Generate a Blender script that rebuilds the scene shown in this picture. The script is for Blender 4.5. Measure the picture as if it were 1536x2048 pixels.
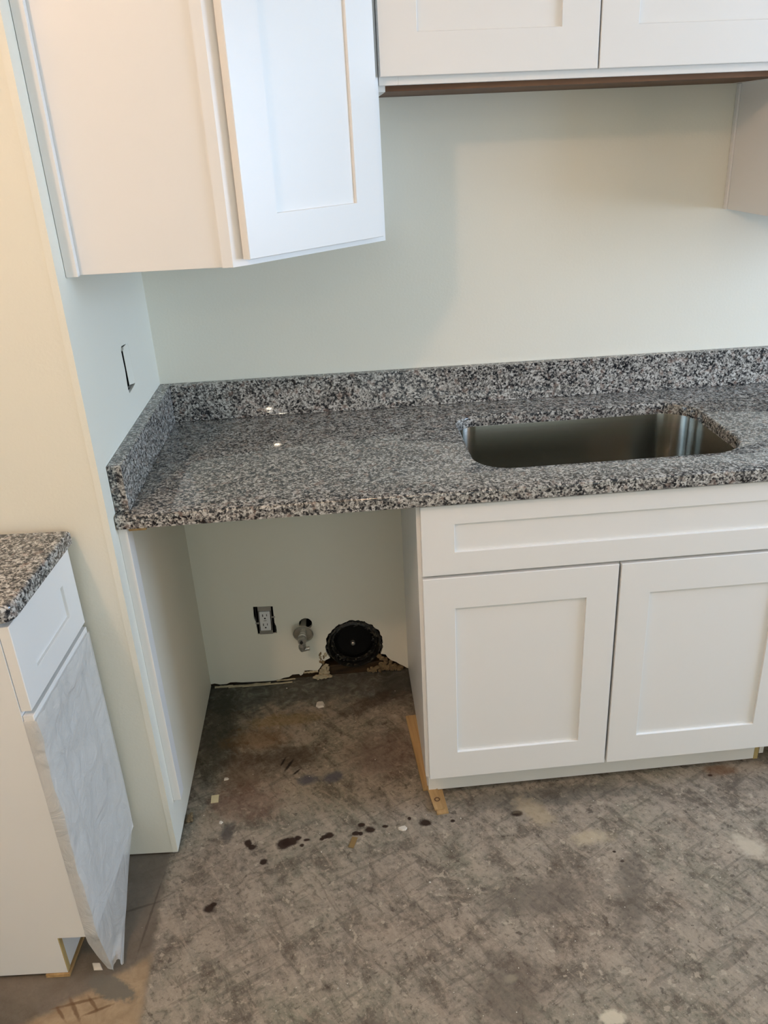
import bpy, bmesh, math, random
from mathutils import Vector, Matrix
C = bpy.context.scene
COL = C.collection
for o in list(bpy.data.objects): bpy.data.objects.remove(o)
random.seed(7)

# ------------------------------------------------------------------ camera
cam = bpy.data.cameras.new('camera'); co = bpy.data.objects.new('camera', cam); COL.objects.link(co)
def cam_matrix(loc, yaw, pitch, roll):
    f = Vector((-math.sin(yaw)*math.cos(pitch), math.cos(yaw)*math.cos(pitch), math.sin(pitch)))
    rt = Vector((math.cos(yaw), math.sin(yaw), 0)); up = rt.cross(f)
    r2 = rt*math.cos(roll)+up*math.sin(roll); u2 = -rt*math.sin(roll)+up*math.cos(roll)
    m = Matrix((r2, u2, -f)).transposed().to_4x4(); m.translation = Vector(loc); return m
co.matrix_world = cam_matrix((0.4858, -2.2047, 1.5989), -0.07461, -0.42648, -0.04396)
cam.sensor_fit = 'VERTICAL'; cam.sensor_height = 36.0; cam.lens = 1634.17/2048*36
cam.shift_x = -42.46/2048; cam.shift_y = -13.18/2048; cam.clip_start = 0.02
C.camera = co

# ------------------------------------------------------------------ world and lights
w = bpy.data.worlds.new('world'); C.world = w; w.use_nodes = True
bg = w.node_tree.nodes['Background']; bg.inputs[0].default_value = (0.62, 0.78, 1.0, 1); bg.inputs[1].default_value = 1.0

def area(name, loc, target, sx, sy, power, col, spread=180):
    l = bpy.data.lights.new(name, 'AREA'); l.shape = 'RECTANGLE'; l.size = sx; l.size_y = sy
    l.energy = power; l.color = col; l.spread = math.radians(spread)
    o = bpy.data.objects.new(name, l); COL.objects.link(o); o.location = loc
    o.rotation_euler = (Vector(target)-Vector(loc)).to_track_quat('-Z', 'Y').to_euler(); return o
WIN = dict(x=3.4, y0=-2.75, y1=-0.68, z0=0.95, z1=2.18)
area('window_daylight', (3.36, -1.85, 1.55), (0, -1.85, 1.35), 1.75, 1.15, 60, (0.32, 0.235, 0.16))
area('window_sky', (3.36, -1.22, 1.6), (0, -1.2, 1.4), 1.0, 1.1, 60, (0.33, 0.53, 0.80))
area('added_rear_fill', (1.6, -4.9, 1.2), (1.6, 0, 1.1), 1.8, 2.0, 60, (0.22, 0.24, 0.20))  # added fill light from behind the camera, no door there is known
def point(name, loc, r, power, col):
    l = bpy.data.lights.new(name, 'POINT'); l.energy = power; l.color = col; l.shadow_soft_size = r
    o = bpy.data.objects.new(name, l); COL.objects.link(o); o.location = loc; return o
point('ceiling_lamp_light', (-0.40, -1.95, 2.32), 0.05, 40, (0.67, 0.40, 0.255))
C.view_settings.view_transform = 'Standard'; C.view_settings.look = 'None'
C.view_settings.exposure = 0.0; C.view_settings.gamma = 1.0; C.view_settings.use_curve_mapping = False

try: C.cycles.blur_glossy = 0.0
except Exception: pass
# ------------------------------------------------------------------ node helpers
def srgb(r, g, b):
    f = lambda c: c/12.92 if c <= 0.04045 else ((c+0.055)/1.055)**2.4
    return (f(r/255), f(g/255), f(b/255), 1)
class NT:
    def __init__(s, name):
        s.m = bpy.data.materials.new(name); s.m.use_nodes = True; s.t = s.m.node_tree; s.n = s.t.nodes
        s.b = s.n['Principled BSDF']; s.tc = s.n.new('ShaderNodeTexCoord'); s.P = s.tc.outputs['Object']
    def L(s, a, b): s.t.links.new(a, b)
    def put(s, sock, v):
        if hasattr(v, 'is_output'): s.L(v, sock)
        else: sock.default_value = v
    def noise(s, scale, detail=4, rough=0.55, dist=0.0, vec=None, out='Fac'):
        n = s.n.new('ShaderNodeTexNoise'); n.inputs['Scale'].default_value = scale; n.inputs['Detail'].default_value = detail
        n.inputs['Roughness'].default_value = rough; n.inputs['Distortion'].default_value = dist
        s.L(vec or s.P, n.inputs['Vector']); return n.outputs[out]
    def voro(s, scale, vec=None, out='Color', feature='F1', rand=1.0):
        n = s.n.new('ShaderNodeTexVoronoi'); n.feature = feature; n.inputs['Scale'].default_value = scale
        n.inputs['Randomness'].default_value = rand
        s.L(vec or s.P, n.inputs['Vector']); return n.outputs[out]
    def math(s, op, a, b=0.0, c=None, clamp=False):
        n = s.n.new('ShaderNodeMath'); n.operation = op; n.use_clamp = clamp; s.put(n.inputs[0], a); s.put(n.inputs[1], b)
        if c is not None: s.put(n.inputs[2], c)
        return n.outputs[0]
    def vmath(s, op, a, b=None):
        n = s.n.new('ShaderNodeVectorMath'); n.operation = op; s.put(n.inputs[0], a)
        if b is not None: s.put(n.inputs[1], b)
        return n.outputs['Value'] if op in ('LENGTH', 'DOT_PRODUCT') else n.outputs[0]
    def ramp(s, f, pts, interp='LINEAR'):
        n = s.n.new('ShaderNodeValToRGB'); n.color_ramp.interpolation = interp; e = n.color_ramp.elements
        while len(e) < len(pts): e.new(0.5)
        for i, (p, c) in enumerate(pts): e[i].position = p; e[i].color = c if len(c) == 4 else (*c, 1)
        s.L(f, n.inputs[0]); return n.outputs[0]
    def step(s, f, a, b):
        n = s.n.new('ShaderNodeMapRange'); n.interpolation_type = 'SMOOTHSTEP'; s.put(n.inputs[0], f)
        n.inputs[1].default_value = a; n.inputs[2].default_value = b; return n.outputs[0]
    def mix(s, f, a, b, mode='MIX'):
        n = s.n.new('ShaderNodeMix'); n.data_type = 'RGBA'; n.blend_type = mode
        s.put(n.inputs[0], f); s.put(n.inputs[6], a); s.put(n.inputs[7], b); return n.outputs[2]
    def mapping(s, rot=(0, 0, 0), scale=(1, 1, 1), loc=(0, 0, 0), vec=None):
        n = s.n.new('ShaderNodeMapping'); n.inputs['Rotation'].default_value = rot; n.inputs['Scale'].default_value = scale
        n.inputs['Location'].default_value = loc; s.L(vec or s.P, n.inputs['Vector']); return n.outputs[0]
    def sep(s, vec=None):
        n = s.n.new('ShaderNodeSeparateXYZ'); s.L(vec or s.P, n.inputs[0]); return n.outputs
    def bump(s, h, strength, dist):
        n = s.n.new('ShaderNodeBump'); n.inputs['Strength'].default_value = strength; n.inputs['Distance'].default_value = dist
        s.L(h, n.inputs['Height']); s.L(n.outputs[0], s.b.inputs['Normal']); return n
    def done(s, col=None, rough=None, metal=None, spec=None):
        if col is not None: s.put(s.b.inputs['Base Color'], col)
        if rough is not None: s.put(s.b.inputs['Roughness'], rough)
        if metal is not None: s.b.inputs['Metallic'].default_value = metal
        if spec is not None: s.b.inputs['Specular IOR Level'].default_value = spec
        return s.m

def plain(name, col, rough=0.5, metal=0.0, spec=0.5, var=0.04, scale=6, bump=0.0, bscale=300):
    t = NT(name); n = t.noise(scale, 3)
    c = t.mix(n, tuple(max(0, v*(1-var)) for v in col[:3])+(1,), tuple(min(1, v*(1+var)) for v in col[:3])+(1,))
    if bump: t.bump(t.noise(bscale, 2), bump, 0.002)
    return t.done(c, rough, metal, spec)

M = {}
M['wall'] = plain('cream_wall_paint', (0.76, 0.755, 0.665, 1), 0.62, spec=0.3, var=0.02, scale=2, bump=0.12, bscale=160)
M['ceiling'] = plain('ceiling_paint', (0.78, 0.77, 0.72, 1), 0.8, var=0.01)
M['white'] = plain('white_cabinet_paint', (0.775, 0.775, 0.755, 1), 0.32, spec=0.45, var=0.01, scale=3)
M['dark'] = plain('dark_cavity', (0.012, 0.011, 0.009, 1), 0.9, spec=0.1, var=0.3)
M['black'] = plain('black_mastic', (0.012, 0.012, 0.011, 1), 0.38, var=0.4, scale=60, bump=0.5, bscale=90)
def mastic():
    t = NT('black_duct_mastic'); n = t.noise(70, 5, .65, .5)
    t.bump(t.noise(110, 4), 0.7, 0.003)
    return t.done(t.mix(t.math('MULTIPLY', t.step(n, .54, .66), .8), (0.010, 0.010, 0.009, 1), srgb(96, 92, 78)), 0.4)
M['black'] = mastic()
M['blackdisc'] = plain('black_duct_metal', (0.004, 0.004, 0.004, 1), 0.6, spec=0.15, var=0.4, scale=40)
M['chrome'] = plain('chrome', (0.72, 0.72, 0.70, 1), 0.12, metal=1.0, var=0.03)
M['satin'] = plain('satin_chrome', (0.55, 0.55, 0.50, 1), 0.34, metal=.85, var=0.05)
M['dullmetal'] = plain('dull_zinc', (0.42, 0.42, 0.39, 1), 0.42, metal=0.8, var=0.1, scale=80)
M['plastic'] = plain('white_plastic', (0.72, 0.73, 0.74, 1), 0.35, var=0.02)
M['greyplastic'] = plain('grey_pipe', (0.33, 0.33, 0.29, 1), 0.6, var=0.15, scale=120)
M['slot'] = plain('socket_slot', (0.01, 0.01, 0.01, 1), 0.8, var=0.1)
M['paper'] = plain('torn_gypsum', (0.42, 0.37, 0.25, 1), 0.9, var=0.35, scale=60, bump=0.6, bscale=150)
M['browngyp'] = plain('water_stained_gypsum', (0.19, 0.135, 0.07, 1), 0.9, var=0.6, scale=50, bump=0.8, bscale=120)
M['chip'] = plain('plaster_chip', (0.62, 0.58, 0.50, 1), 0.8, var=0.1, scale=100)
M['tape'] = plain('yellowed_tape', (0.58, 0.53, 0.33, 1), 0.7, var=0.08, scale=80)
M['lamp'] = None

def wood(name, a, b, rot=0.0, sc=1.0, rough=0.6, stretch=(2, 60, 60)):
    t = NT(name); v = t.mapping(scale=stretch, vec=t.mapping(rot=(0, 0, rot)))
    n = t.noise(1.0*sc, 5, 0.6, 0.6, vec=v); c = t.ramp(n, [(0.3, a), (0.7, b)])
    t.bump(n, 0.15, 0.001); return t.done(c, rough, spec=0.3)
M['pine'] = wood('raw_pine', srgb(196, 164, 116), srgb(150, 118, 74), rot=math.pi/2)
M['brownply'] = wood('stained_brown_plywood', srgb(118, 86, 60), srgb(84, 58, 40), sc=.8, stretch=(3, 14, 14))
M['plyedge'] = plain('raw_plywood_edge', srgb(176, 156, 106), 0.8, var=0.12, scale=90)
M['oldwood'] = wood('old_sill_plate', srgb(74, 56, 34), srgb(34, 24, 14), stretch=(8, 60, 60))

def granite():
    t = NT('speckled_grey_granite')
    warp = t.noise(90, 2, out='Color'); v = t.vmath('ADD', t.P, t.vmath('MULTIPLY', warp, (0.006, 0.006, 0.006)))
    r1 = t.sep(t.voro(250, vec=v))[0]; r2 = t.sep(t.voro(150, vec=v))[1]; r3 = t.sep(t.voro(430, vec=v))[2]
    big = t.noise(28, 3, 0.6)
    f = t.math('ADD', t.math('MULTIPLY', r1, 0.60), t.math('MULTIPLY', r2, 0.40))
    f = t.math('ADD', f, t.math('MULTIPLY', t.math('SUBTRACT', big, 0.5), 0.50))
    c = t.ramp(f, [(0.0, srgb(20, 22, 26)), (0.24, srgb(38, 40, 44)), (0.36, srgb(88, 87, 86)), (0.50, srgb(128, 126, 121)),
                   (0.64, srgb(158, 157, 151)), (0.82, srgb(192, 191, 186))])
    c = t.mix(t.math('MULTIPLY', t.step(r3, 0.86, 0.93), 0.85), c, srgb(30, 31, 36))
    c = t.mix(t.math('MULTIPLY', t.step(t.noise(55, 2), 0.58, 0.68), 0.35), c, srgb(150, 128, 116))
    return t.done(c, 0.035, spec=0.55)
M['granite'] = granite()

def steel():
    t = NT('brushed_stainless_steel')
    z = t.noise(1.0, 2, vec=t.mapping(scale=(3, 3, 200)))
    t.b.inputs['Anisotropic'].default_value = 0.8; t.b.inputs['Anisotropic Rotation'].default_value = 0.25
    tn = t.n.new('ShaderNodeTangent'); tn.direction_type = 'RADIAL'; tn.axis = 'Z'; t.L(tn.outputs[0], t.b.inputs['Tangent'])
    c = t.mix(z, (0.31, 0.30, 0.265, 1), (0.38, 0.37, 0.33, 1))
    return t.done(c, 0.20, 1.0)
M['steel'] = steel()

def film():
    t = NT('cloudy_protective_film')
    n = t.noise(7, 4, 0.6, 0.4)
    t.bump(t.noise(14, 5, 0.6, 1.4), 0.7, 0.02)
    c = t.mix(n, (0.66, 0.65, 0.62, 1), (0.90, 0.89, 0.86, 1)); t.done(c, 0.38, spec=0.5)
    tr = t.n.new('ShaderNodeBsdfTransparent'); tl = t.n.new('ShaderNodeBsdfTranslucent'); tl.inputs[0].default_value = (0.8, 0.8, 0.8, 1)
    m1 = t.n.new('ShaderNodeMixShader'); m1.inputs[0].default_value = 0.35; t.L(t.b.outputs[0], m1.inputs[1]); t.L(tl.outputs[0], m1.inputs[2])
    m2 = t.n.new('ShaderNodeMixShader'); t.put(m2.inputs[0], t.math('ADD', 0.16, t.math('MULTIPLY', n, 0.22)))
    t.L(m1.outputs[0], m2.inputs[1]); t.L(tr.outputs[0], m2.inputs[2])
    t.L(m2.outputs[0], t.n['Material Output'].inputs[0]); return t.m
M['film'] = film()

def floor_mat():
    t = NT('bare_subfloor_concrete')
    x, y, z = t.sep()
    n1 = t.noise(2.6, 6, 0.6, 0.5); n2 = t.noise(13, 7, 0.65, 0.4); n3 = t.noise(70, 6, 0.7); n4 = t.noise(260, 3, 0.6)
    c = t.ramp(n1, [(0.34, srgb(126, 123, 106)), (0.52, srgb(138, 129, 115)), (0.68, srgb(122, 110, 96))])
    # blotches of old mortar and worn scuffs
    c = t.mix(t.math('MULTIPLY', t.step(n2, 0.50, 0.62), 0.55), c, srgb(160, 147, 130))
    c = t.mix(t.math('MULTIPLY', t.step(n2, 0.49, 0.38), 0.62), c, srgb(88, 78, 66))
    c = t.mix(t.math('MULTIPLY', t.step(n3, 0.52, 0.62), 0.42), c, srgb(172, 158, 140))
    c = t.mix(t.math('MULTIPLY', t.step(n3, 0.47, 0.38), 0.50), c, srgb(76, 66, 55))
    sc = t.noise(1.0, 5, 0.65, 0.8, vec=t.mapping(scale=(9, 40, 1), vec=t.mapping(rot=(0, 0, math.radians(58)))))
    c = t.mix(t.math('MULTIPLY', t.step(sc, 0.54, 0.64), 0.42), c, srgb(166, 152, 134))
    c = t.mix(t.math('MULTIPLY', t.step(sc, 0.45, 0.37), 0.45), c, srgb(84, 74, 62))
    sc2 = t.noise(1.0, 4, 0.6, 0.5, vec=t.mapping(scale=(5, 50, 1), loc=(3, 1, 0), vec=t.mapping(rot=(0, 0, math.radians(-28)))))
    c = t.mix(t.math('MULTIPLY', t.step(sc2, 0.57, 0.64), 0.4), c, srgb(88, 80, 70))
    n5 = t.noise(34, 4, 0.6, 0.3)
    c = t.mix(t.math('MULTIPLY', t.step(n5, 0.62, 0.66), 0.6), c, srgb(178, 166, 146))
    c = t.mix(t.math('MULTIPLY', t.step(n5, 0.36, 0.32), 0.6), c, srgb(66, 57, 47))
    c = t.mix(t.math('MULTIPLY', t.step(n4, 0.60, 0.70), 0.45), c, srgb(190, 178, 162))
    wob = t.math('SUBTRACT', t.noise(22, 5, 0.65), 0.5); wobf = t.math('SUBTRACT', t.noise(90, 4, 0.6), 0.5)
    def blob(c, cx, cy, rx, ry, col, k=1.0, soft=0.5, wb=0.9, fine=0.5, rot=0.0):
        mp = t.mapping(loc=(0, 0, 0), vec=t.vmath('SUBTRACT', t.P, (cx, cy, 0)), rot=(0, 0, rot))
        d = t.vmath('LENGTH', t.vmath('MULTIPLY', mp, (1/rx, 1/ry, 0)))
        d = t.math('ADD', d, t.math('ADD', t.math('MULTIPLY', wob, wb*2), t.math('MULTIPLY', wobf, fine*2)))
        return t.mix(t.math('MULTIPLY', t.step(d, 1+soft, 1-soft), k), c, col)
    # dusty grey slab next to the wall under the counter
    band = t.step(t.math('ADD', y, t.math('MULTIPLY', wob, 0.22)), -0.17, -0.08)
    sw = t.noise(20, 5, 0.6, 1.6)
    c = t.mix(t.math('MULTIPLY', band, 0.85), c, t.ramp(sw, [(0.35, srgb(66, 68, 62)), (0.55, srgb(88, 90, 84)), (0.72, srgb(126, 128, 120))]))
    c = blob(c, 0.05, -0.22, 0.055, 0.22, srgb(62, 62, 52), 0.75)
    c = blob(c, 0.62, -0.08, 0.10, 0.10, srgb(52, 48, 42), 0.5)
    c = blob(c, 0.16, -0.27, 0.085, 0.045, srgb(120, 90, 52), 0.5)
    c = blob(c, 0.24, -0.19, 0.10, 0.03, srgb(132, 110, 62), 0.5)
    c = blob(c, 0.13, -0.40, 0.06, 0.09, srgb(84, 66, 50), 0.6)
    c = blob(c, 0.26, -0.36, 0.10, 0.05, srgb(70, 58, 44), 0.7)
    c = blob(c, 0.49, -0.15, 0.10, 0.03, srgb(58, 48, 38), 0.6, rot=-0.5)
    c = blob(c, 0.53, -0.38, 0.10, 0.08, srgb(104, 80, 68), 0.5)
    c = blob(c, 0.15, -0.52, 0.09, 0.06, srgb(112, 82, 68), 0.45)
    c = blob(c, 0.315, -0.457, 0.024, 0.017, srgb(74, 76, 86), 0.8)
    c = blob(c, 0.385, -0.453, 0.026, 0.019, srgb(74, 76, 86), 0.8)
    for cx, cy, rx, ry, rot in [(0.262, -0.392, 0.026, 0.004, -1.1), (0.245, -0.375, 0.018, 0.003, -1.2), (0.285, -0.42, 0.014, 0.003, -0.8)]:
        c = blob(c, cx, cy, rx, ry, srgb(26, 20, 14), 0.9, wb=0.4, rot=rot)
    c = blob(c, 0.115, -0.61, 0.016, 0.03, srgb(72, 68, 64), 0.8)
    # rust pits where a track was glued
    rust = srgb(40, 24, 14)
    for cx, cy, rx, ry in [(0.170, -0.658, .0085, .010), (0.181, -0.672, .009, .008), (0.258, -0.672, .014, .015), (0.276, -0.668, .017, .013), (0.295, -0.657, .008, .007),
                           (0.317, -0.666, .008, .004), (0.305, -0.682, .005, .004), (0.362, -0.663, .008, .006), (0.374, -0.659, .010, .009), (0.476, -0.655, .012, .010),
                           (0.440, -0.662, .009, .006), (0.452, -0.664, .005, .005), (0.455, -0.636, .008, .006), (0.618, -0.650, .014, .010), (0.688, -0.652, .005, .004),
                           (0.858, -0.650, .014, .009), (0.213, -0.722, .008, .008), (0.095, -0.840, .012, .011), (0.104, -0.829, .007, .005), (0.578, -0.630, .005, .006),
                           (0.515, -0.648, .006, .004), (0.355, -0.668, .005, .004), (1.395, -0.585, .006, .004), (1.06, -0.80, .004, .003), (1.07, -0.83, .004, .003)]:
        c = blob(c, cx, cy, rx*1.1, ry*1.1, rust, 0.96, soft=0.35, wb=0.8, fine=0.35)
    c = blob(c, 1.43, -0.57, 0.04, 0.02, srgb(110, 78, 52), 0.7)
    c = blob(c, 0.95, -0.60, 0.22, 0.035, srgb(66, 64, 56), 0.5)
    c = blob(c, 1.39, -0.83, 0.045, 0.028, srgb(186, 174, 154), 0.8, rot=0.9)
    c = blob(c, 1.02, -0.75, 0.05, 0.02, srgb(180, 166, 138), 0.6)
    c = blob(c, 0.90, -0.65, 0.03, 0.06, srgb(170, 154, 124), 0.55, rot=-0.6)
    c = blob(c, 0.924, -1.195, 0.024, 0.016, srgb(196, 186, 164), 0.9, soft=0.3, wb=0.4)
    c = blob(c, 0.745, -1.09, 0.012, 0.009, srgb(180, 172, 148), 0.9, wb=0.3)
    c = blob(c, 0.86, -0.90, 0.13, 0.045, srgb(98, 90, 80), 0.6)
    c = blob(c, 1.06, -0.92, 0.03, 0.13, srgb(92, 84, 74), 0.6, rot=0.35)
    c = blob(c, 0.74, -1.12, 0.07, 0.08, srgb(92, 82, 72), 0.6)
    c = blob(c, 0.45, -1.20, 0.06, 0.06, srgb(84, 74, 66), 0.6)
    # smoother levelled strip to the left of a joint
    jx = t.math('ADD', x, t.math('ADD', t.math('MULTIPLY', wob, 0.028), t.math('MULTIPLY', t.math('ADD', y, 0.7), 0.02)))
    left = t.step(jx, -0.008, -0.030)
    front = t.step(y, -0.60, -0.66); left = t.math('MULTIPLY', left, front)
    sm = t.ramp(t.noise(7, 5, 0.55, 0.8), [(0.35, srgb(88, 80, 68)), (0.6, srgb(108, 98, 86)), (0.75, srgb(96, 90, 80))])
    c = t.mix(t.math('MULTIPLY', left, 0.9), c, sm)
    tan = t.ramp(t.noise(24, 5, 0.6, 0.5), [(0.3, srgb(134, 114, 88)), (0.6, srgb(160, 140, 112)), (0.78, srgb(120, 98, 74))])
    ty = t.math('ADD', t.math('ADD', y, t.math('MULTIPLY', x, -0.55)), t.math('MULTIPLY', wob, 0.05))
    tm = t.math('MULTIPLY', left, t.step(ty, -0.925, -0.955))
    c = t.mix(tm, c, tan)
    c = blob(c, -0.085, -1.01, 0.055, 0.022, srgb(104, 100, 90), 0.9, soft=0.25, wb=0.5, rot=0.5)
    br = t.step(t.math('ADD', x, t.math('MULTIPLY', t.math('ADD', y, 1.0), 0.35)), -0.255, -0.275)
    c = t.mix(t.math('MULTIPLY', br, tm), c, srgb(112, 84, 54))
    for cx, cy, rx, ry, rot in [(-.15, -1.035, .045, .003, -.15), (-.148, -1.05, .035, .004, 1.0), (-.175, -1.055, .02, .003, .9), (-.115, -1.04, .02, .003, .9), (-.10, -1.055, .03, .003, -.3)]:
        c = blob(c, cx, cy, rx, ry, srgb(100, 74, 48), 0.75, wb=0.8, rot=rot)
    for cx, cy, rx, ry, rot in [(-0.035, -0.83, .0025, .10, .1), (-0.06, -0.815, .05, .003, -.25)]:
        c = blob(c, cx, cy, rx, ry, srgb(66, 60, 52), 0.55, wb=1.2, rot=rot)
    h = t.math('ADD', t.math('MULTIPLY', n2, 0.6), t.math('ADD', t.math('MULTIPLY', n3, 0.35), t.math('MULTIPLY', sc, 0.4)))
    t.bump(h, 0.55, 0.006)
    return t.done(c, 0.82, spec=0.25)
M['floor'] = floor_mat()

# ------------------------------------------------------------------ mesh helpers
def new(): return bmesh.new()
def box(bm, x0, x1, y0, y1, z0, z1, bev=0.0):
    vs = [bm.verts.new((x, y, z)) for x in (x0, x1) for y in (y0, y1) for z in (z0, z1)]
    fs = [(0, 1, 3, 2), (4, 6, 7, 5), (0, 4, 5, 1), (2, 3, 7, 6), (0, 2, 6, 4), (1, 5, 7, 3)]
    F = [bm.faces.new([vs[i] for i in f]) for f in fs]
    if bev:
        es = {e for f in F for e in f.edges}
        bmesh.ops.bevel(bm, geom=list(es), offset=bev, segments=2, affect='EDGES', profile=0.6)
    return bm
def mk(*a, bev=0.0): bm = new(); return box(bm, *a, bev=bev)
def tube(bm, a, b, r0, r1=None, n=24, caps=True):
    a, b = Vector(a), Vector(b); r1 = r0 if r1 is None else r1
    q = (b-a).to_track_quat('Z', 'Y'); rings = []
    for p, r in ((a, r0), (b, r1)):
        rings.append([bm.verts.new(p+q @ Vector((r*math.cos(2*math.pi*i/n), r*math.sin(2*math.pi*i/n), 0))) for i in range(n)])
    for i in range(n): bm.faces.new((rings[0][i], rings[0][(i+1) % n], rings[1][(i+1) % n], rings[1][i]))
    if caps: bm.faces.new(rings[0][::-1]); bm.faces.new(rings[1])
    return bm
def lathe(bm, prof, origin, axis, n=48, jit=0.0, seed=1):
    """prof: list of (radius, height along axis)"""
    rnd = random.Random(seed); q = Vector(axis).to_track_quat('Z', 'Y'); o = Vector(origin); rings = []
    for r, h in prof:
        rings.append([bm.verts.new(o+q @ Vector(((r+rnd.uniform(-jit, jit))*math.cos(2*math.pi*i/n), (r+rnd.uniform(-jit, jit))*math.sin(2*math.pi*i/n), h+rnd.uniform(-jit, jit)))) for i in range(n)])
    for k in range(len(rings)-1):
        for i in range(n): bm.faces.new((rings[k][i], rings[k][(i+1) % n], rings[k+1][(i+1) % n], rings[k+1][i]))
    return bm
def link(name, bm, mat, parent=None, smooth=False, shift=None):
    if shift is not None: bmesh.ops.translate(bm, verts=bm.verts, vec=-Vector(shift))
    bmesh.ops.recalc_face_normals(bm, faces=bm.faces)
    me = bpy.data.meshes.new(name); bm.to_mesh(me); bm.free(); me.materials.append(mat)
    if smooth:
        for p in me.polygons: p.use_smooth = True
        try: me.set_sharp_from_angle(angle=math.radians(40))
        except Exception: pass
    o = bpy.data.objects.new(name, me); COL.objects.link(o)
    if parent: o.parent = parent
    return o
def thing(name, label, cat, loc=(0, 0, 0), rz=0.0, group=None):
    o = bpy.data.objects.new(name, None); COL.objects.link(o); o.location = loc; o.rotation_euler = (0, 0, rz)
    o.empty_display_size = 0.1
    o['label'] = label; o['category'] = cat
    if group: o['group'] = group
    return o
def tag(o, label, cat, group=None):
    o['label'] = label; o['category'] = cat
    if group: o['group'] = group
    return o
def structure(o): o['kind'] = 'structure'; return o
def sheet(outer, holes, to3, thick, name, mat, parent=None, bev=0.0):
    """flat sheet with holes: 2D outlines, to3(u, v, d) maps to space"""
    bm = new(); edges = []
    for loop in [outer]+holes:
        vs = [bm.verts.new(to3(u, v, 0.0)) for u, v in loop]
        for i in range(len(vs)): edges.append(bm.edges.new((vs[i], vs[(i+1) % len(vs)])))
    r = bmesh.ops.triangle_fill(bm, edges=edges, use_beauty=True, use_dissolve=False)
    faces = [f for f in r['geom'] if isinstance(f, bmesh.types.BMFace)]
    bmesh.ops.dissolve_limit(bm, angle_limit=0.01, verts=bm.verts, edges=bm.edges, use_dissolve_boundaries=False)
    top = list(bm.faces)
    ex = bmesh.ops.extrude_face_region(bm, geom=top)
    vs = [v for v in ex['geom'] if isinstance(v, bmesh.types.BMVert)]
    d = Vector(to3(0, 0, thick))-Vector(to3(0, 0, 0.0))
    bmesh.ops.translate(bm, verts=vs, vec=d)
    return bm
def circle(cx, cy, r, n=48, j=0.0, seed=3):
    rnd = random.Random(seed)
    return [(cx+(r+rnd.uniform(-j, j))*math.cos(2*math.pi*i/n), cy+(r+rnd.uniform(-j, j))*math.sin(2*math.pi*i/n)) for i in range(n)]
def rrect(x0, x1, y0, y1, rs, n=10):
    """rounded rectangle, rs = radii for corners (x0y0, x1y0, x1y1, x0y1)"""
    out = []
    for (cx, cy, a0, r) in ((x0+rs[0], y0+rs[0], math.pi, rs[0]), (x1-rs[1], y0+rs[1], 1.5*math.pi, rs[1]),
                            (x1-rs[2], y1-rs[2], 0, rs[2]), (x0+rs[3], y1-rs[3], 0.5*math.pi, rs[3])):
        for i in range(n+1):
            a = a0+0.5*math.pi*i/n; out.append((cx+r*math.cos(a), cy+r*math.sin(a)))
    return out

# ------------------------------------------------------------------ the room
CH = 2.44; XR = 3.40; XL = -0.74; YF = -5.0
structure(link('floor', mk(XL-.1, XR+.1, YF-.1, 0.2, -0.1, 0.0), M['floor']))
structure(link('ceiling', mk(XL-.1, XR+.1, YF-.1, 0.2, CH, CH+0.1), M['ceiling']))
# back wall: a drywall sheet with a broken lower edge, cut-outs for outlet, pipe and vent
rag = [(0.0, 0.016), (0.012, 0.018), (0.03, 0.012), (0.05, 0.012), (0.062, 0.017), (0.08, 0.016), (0.098, 0.013), (0.12, 0.012), (0.16, 0.010), (0.19, 0.009),
       (0.215, 0.009), (0.232, 0.016), (0.25, 0.018), (0.262, 0.026), (0.283, 0.026), (0.288, 0.019), (0.296, 0.025), (0.302, 0.037), (0.318, 0.037), (0.333, 0.034), (0.344, 0.033),
       (0.350, 0.040), (0.358, 0.052), (0.362, 0.066)]
vent_c = (0.468, 0.120); VR = 0.090
arc = []
rv = random.Random(5)
for i in range(0, 41):
    a = math.radians(208-(208+28)*i/40); rr = VR+rv.uniform(-0.002, 0.0035)
    arc.append((vent_c[0]+rr*math.cos(a), vent_c[1]+rr*math.sin(a)))
rag2 = [(0.566, 0.072), (0.572, 0.060), (0.583, 0.048), (0.598, 0.040), (0.612, 0.028), (0.622, 0.022), (0.634, 0.012)]
rag2.reverse()
poly = [(XL, 0.008)]+rag[:1]+rag[1:]+[(p[0], p[1]) for p in arc]+rag2[::-1]+[(XR, 0.010), (XR, CH), (XL, CH)]
poly[1:1] = []
holes = [circle(0.321, 0.213, 0.0205, 32, 0.0004), [(0.166, 0.290), (0.226, 0.286), (0.2255, 0.226), (0.229, 0.214), (0.229, 0.188), (0.170, 0.190), (0.1685, 0.235), (0.164, 0.250)]]
wb = structure(link('wall_back', sheet(poly, holes, lambda u, v, d: (u, d, v), 0.0127, 'wall_back', M['wall']), M['wall']))
wc = link('wall_cavity', mk(XL, XR, 0.085, 0.16, 0, CH), M['dark'], wb)
link('sill_plate', mk(XL, XR, 0.015, 0.084, 0.0, 0.038, bev=0.002), M['oldwood'], wb)
bm = new(); rnd = random.Random(11)     # crumbling tan and brown gypsum around the vent opening
def lump(bm, x, y, z, sx, sy, sz, rnd):
    r = bmesh.ops.create_icosphere(bm, subdivisions=2, radius=1.0)
    for v in r['verts']:
        k = 1+rnd.uniform(-.28, .28); v.co = Vector((x+v.co.x*sx*k, y+v.co.y*sy*k, z+v.co.z*sz*k))
for i in range(26):
    u = rnd.random()**1.5; x = 0.362+rnd.uniform(-.010, .016)+u*0.004; z = 0.006+u*0.095
    lump(bm, x, 0.004+rnd.uniform(-.003, .003), z, rnd.uniform(.003, .009), .004, rnd.uniform(.004, .012), rnd)
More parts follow.
